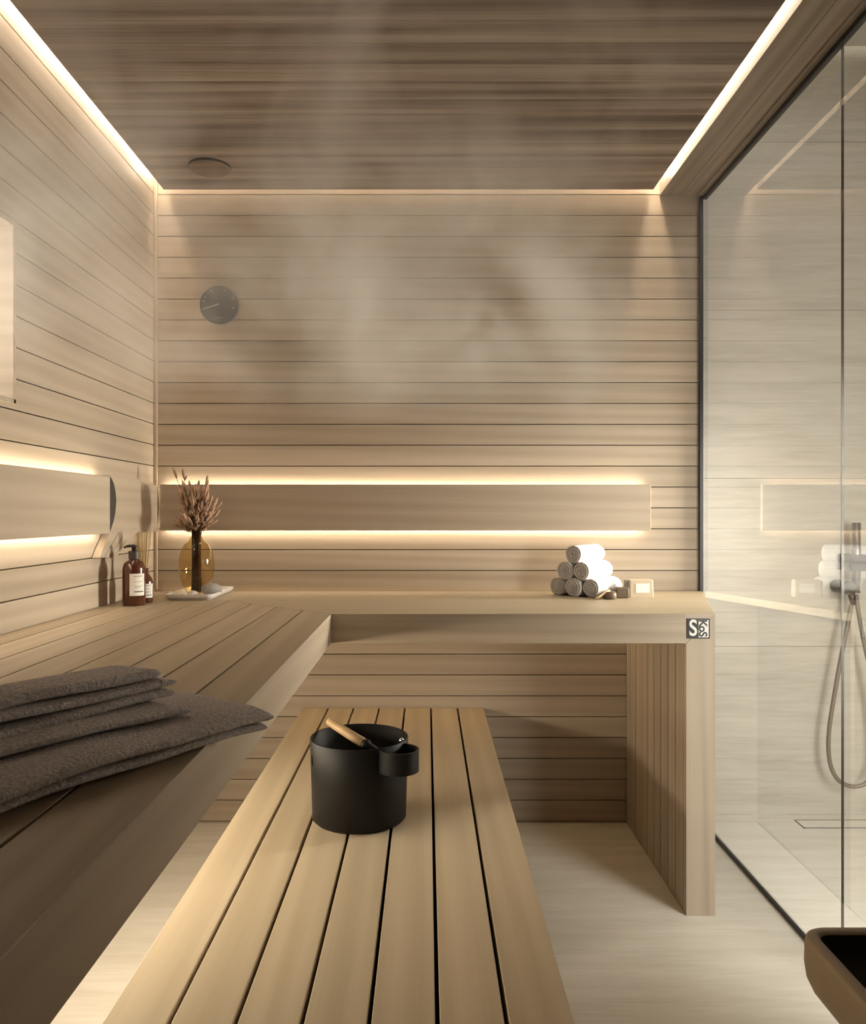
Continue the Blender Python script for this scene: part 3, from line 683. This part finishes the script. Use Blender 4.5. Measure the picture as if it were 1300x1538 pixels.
# loop handle band, centred right front of the wall
lc = (0.090, -0.085); lr = 0.043
bm = bmesh.new(); prev = None; n = 60
keep = []
for i in range(n+1):
    a = 2*math.pi*i/n; x_, y_ = lc[0]+lr*math.cos(a), lc[1]+lr*math.sin(a)
    keep.append((math.hypot(x_, y_) > R1-0.001, a))
idx = [i for i, (k_, a) in enumerate(keep) if k_]
vr = {}
for i in idx:
    a = keep[i][1]; c_, s_ = math.cos(a), math.sin(a)
    vr[i] = [bm.verts.new((lc[0]+r*c_, lc[1]+r*s_, z)) for r, z in ((lr, H-0.046), (lr, H-0.004), (lr-0.0035, H-0.004), (lr-0.0035, H-0.046))]
for i in idx:
    if i+1 in vr:
        A, B = vr[i], vr[i+1]
        for k in range(4): bm.faces.new((A[k], A[(k+1) % 4], B[(k+1) % 4], B[k]))
finish('loop_handle', bm, M['blackmat'], bk, smooth=False)
bm = bmesh.new(); lathe(bm, [(0, H-0.050), (lr, H-0.050), (lr, H-0.0465), (0, H-0.0465)], 48, (lc[0], lc[1], 0)); 
for v in [v for v in bm.verts if math.hypot(v.co.x, v.co.y) < R1-0.001]:
    q = Vector((v.co.x, v.co.y)); q = q.normalized()*(R1-0.001) if q.length > 1e-6 else Vector((R1, 0)); v.co.x, v.co.y = q.x, q.y
finish('loop_base', bm, M['blackmat'], bk)
bm = bmesh.new()
a = math.radians(203); e = Vector((math.cos(a), math.sin(a), 0)); tg = Vector((-e.y, e.x, 0)); Rm = R1-0.0002
pts = []
for k in range(16):
    t_ = 2*math.pi*k/16; zz = 0.138+0.012*math.sin(t_); w_ = 0.006*math.cos(t_)
    p_ = (e*math.sqrt(max(0, (R0+(R1-R0)*zz/H)**2-w_**2))+tg*w_); pts.append((p_, zz))
A = [bm.verts.new((p.x*1.004, p.y*1.004, z)) for p, z in pts]; B = [bm.verts.new((p.x*0.99, p.y*0.99, z)) for p, z in pts]
bm.faces.new(A); bm.faces.new(B[::-1])
for i in range(16): bm.faces.new((A[i], A[(i+1) % 16], B[(i+1) % 16], B[i]))
finish('hand_slot', bm, M['gapdark'], bk)
ld = empty('ladle', (-0.12, 1.80, ZL+0.15), label='black metal ladle with pale wooden handle resting in the bucket', cat='ladle')
Lh0 = P(493, 1083, 1.88); Lh1 = P(547, 1117, 1.80)
dirv = (Lh1-Lh0).normalized(); O = Vector(ld.location)
bm = bmesh.new(); tube(bm, [Lh0-O, Lh0+dirv*0.006-O, (Lh0+Lh1)/2-O, Lh1-O], [0.0075, 0.0095, 0.0105, 0.0115], 16)
finish('handle', bm, M['handle'], ld, smooth=True)
Lb = Lh1+dirv*0.07
bm = bmesh.new(); tube(bm, [Lh1-O, Lh1+dirv*0.010-O, Lh1+dirv*0.012-O, Lb-O], [0.0122, 0.0122, 0.009, 0.006], 14); finish('neck', bm, M['blackmat'], ld, smooth=True)
bc = Vector((-0.098, 1.775, ZL+0.128))
bm = bmesh.new(); lathe(bm, [(0, 0), (0.024, 0), (0.031, 0.010), (0.034, 0.032), (0.0325, 0.032), (0.029, 0.011), (0.023, 0.003), (0, 0.003)], 36, tuple(bc-O)); finish('bowl', bm, M['blackmat'], ld, smooth=True)
bm = bmesh.new(); nv = 0; bmesh.ops.create_icosphere(bm, subdivisions=3, radius=0.006, matrix=Matrix.Translation(P(603, 1112, 1.80)-O)); finish('rivet', bm, plain('polished chrome', (0.7, 0.7, 0.7), 0.12, metal=1), ld, smooth=True)

# ================================================================ BASIN at lower right
bs = empty('basin', (0.73, 0.93, 0), label='tan rounded rectangular basin with black inside at lower right corner', cat='basin')
x0, x1, y0, y1 = 0.512, 0.915, 0.70, 1.146; zt = 0.500
def rg(i, z, r=0.038): return (x0+i, x1-i, y0+i, y1-i, max(0.008, r-i), z)
bm = bmesh.new()
rr_loft(bm, [rg(0.06, zt-0.092), rg(0.030, zt-0.086), rg(0.012, zt-0.074), rg(0.003, zt-0.055), rg(0.0, zt-0.035), rg(0.001, zt-0.008), rg(0.003, zt-0.002), rg(0.006, zt), rg(0.018, zt), rg(0.021, zt-0.003)], n=10, caps=(True, False))
finish('bowl', rel(bm, bs), M['tan'], bs, smooth=True)
bm = bmesh.new(); rr_loft(bm, [rg(0.021, zt-0.003), rg(0.024, zt-0.03), rg(0.035, zt-0.065), rg(0.06, zt-0.075)], n=10, caps=(False, True))
finish('lining', rel(bm, bs), M['basinin'], bs, smooth=True)
bm = bmesh.new(); rr_loft(bm, [(0.74, 0.86, 0.78, 0.95, 0.03, 0.0), (0.74, 0.86, 0.78, 0.95, 0.03, zt-0.0925)]); finish('pedestal', rel(bm, bs), M['tan'], bs, smooth=False)

# ================================================================ SHOWER
DS = 2.868
def S(px, py, d=DS): return P(px, py, d)
sh = empty('hand_shower', S(1286, 845), label='upright slim hand shower in black wall bracket behind the glass', cat='shower')
O = Vector(sh.location)
bm = bmesh.new(); tube(bm, [S(1285.5, 785)-O, S(1285.5, 890)-O], 0.0145, 20); finish('wand', bm, M['steel'], sh, smooth=True)
bm = bmesh.new(); c_ = S(1286.5, 845)-O; box(bm, c_.x-0.036, c_.x+0.036, -0.028, YS-DS-0.001, c_.z-0.028, c_.z+0.028); finish('bracket', bm, M['black'], sh, bevel=0.002)
el = empty('hose_outlet', S(1269, 882), label='round dark wall outlet elbow below the hand shower bracket', cat='shower fitting')
bm = bmesh.new()
n0 = 0; lathe(bm, [(0, -0.030), (0.022, -0.030), (0.0235, -0.026), (0.0235, YS-DS-0.001), (0, YS-DS-0.001)], 32)
for v in bm.verts: v.co = Vector((v.co.x, v.co.z, v.co.y))
finish('flange', bm, M['gun'], el, smooth=False)
bm = bmesh.new(); tube(bm, [(0.012, -0.012, -0.01), (0.018, -0.012, -0.04), (0.022, -0.012, -0.06)], [0.013, 0.011, 0.0085], 12); finish('nipple', bm, M['gun'], el, smooth=True)
bm = bmesh.new()
d2 = DS-0.013
hp = [S(1278, 908, d2), S(1273, 935, d2), S(1263, 985, d2), S(1254, 1035, d2), S(1246, 1085, d2), S(1243.5, 1120, d2), S(1247, 1150, d2), S(1258, 1171, d2), S(1278, 1181, d2), S(1300, 1176, d2), S(1316, 1150, d2), S(1318, 1100, d2), S(1308, 1020, d2), S(1295, 955, d2), S(1288, 915, d2), S(1285.5, 893, d2)]
tube(bm, spline(hp, 8), 0.0072, 10)
tag(finish('shower_hose', bm, M['hose'], smooth=True), 'brown grey shower hose hanging in a long loop behind glass', 'hose')

# ================================================================ STEAM
STEAM = True
if STEAM:
    m = bpy.data.materials.new('drifting steam'); m.use_nodes = True; nt = m.node_tree; nt.nodes.clear(); L = nt.links.new
    tc = N(nt, 'ShaderNodeTexCoord')
    n1 = N(nt, 'ShaderNodeTexNoise'); n1.inputs['Scale'].default_value = 2.9; n1.inputs['Detail'].default_value = 3; n1.inputs['Roughness'].default_value = 0.5; n1.inputs['Distortion'].default_value = 0.6
    L(tc.outputs['Object'], n1.inputs['Vector'])
    r = N(nt, 'ShaderNodeMapRange'); r.inputs['From Min'].default_value = 0.49; r.inputs['From Max'].default_value = 0.66; r.inputs['To Min'].default_value = 0.0; r.inputs['To Max'].default_value = 1.0
    L(n1.outputs['Fac'], r.inputs['Value'])
    sp = N(nt, 'ShaderNodeSeparateXYZ'); L(tc.outputs['Object'], sp.inputs[0])
    zf = N(nt, 'ShaderNodeMapRange', interpolation_type='SMOOTHSTEP'); zf.inputs['From Min'].default_value = 1.28; zf.inputs['From Max'].default_value = 1.62; L(sp.outputs['Z'], zf.inputs['Value'])
    xf = N(nt, 'ShaderNodeMapRange', interpolation_type='SMOOTHSTEP'); xf.inputs['From Min'].default_value = 0.72; xf.inputs['From Max'].default_value = 0.30; L(sp.outputs['X'], xf.inputs['Value'])
    mz = N(nt, 'ShaderNodeMath', operation='MULTIPLY'); L(xf.outputs[0], mz.inputs[0]); L(zf.outputs[0], mz.inputs[1])
    mu = N(nt, 'ShaderNodeMath', operation='MULTIPLY'); L(r.outputs[0], mu.inputs[0]); L(mz.outputs[0], mu.inputs[1])
    de = N(nt, 'ShaderNodeMath', operation='MULTIPLY'); de.inputs[1].default_value = 1.75; L(mu.outputs[0], de.inputs[0])
    vs = N(nt, 'ShaderNodeVolumeScatter'); vs.inputs['Color'].default_value = (0.99, 0.98, 0.97, 1); vs.inputs['Anisotropy'].default_value = 0.1
    L(de.outputs[0], vs.inputs['Density'])
    o = N(nt, 'ShaderNodeOutputMaterial'); L(vs.outputs[0], o.inputs['Volume'])
    bm = bmesh.new(); box(bm, -0.93, 0.76, 1.45, 2.80, 1.25, 2.165)
    st = finish('steam', bm, m); tag(st, 'thin grey steam drifting under the ceiling before the back wall', 'steam', kind='stuff')
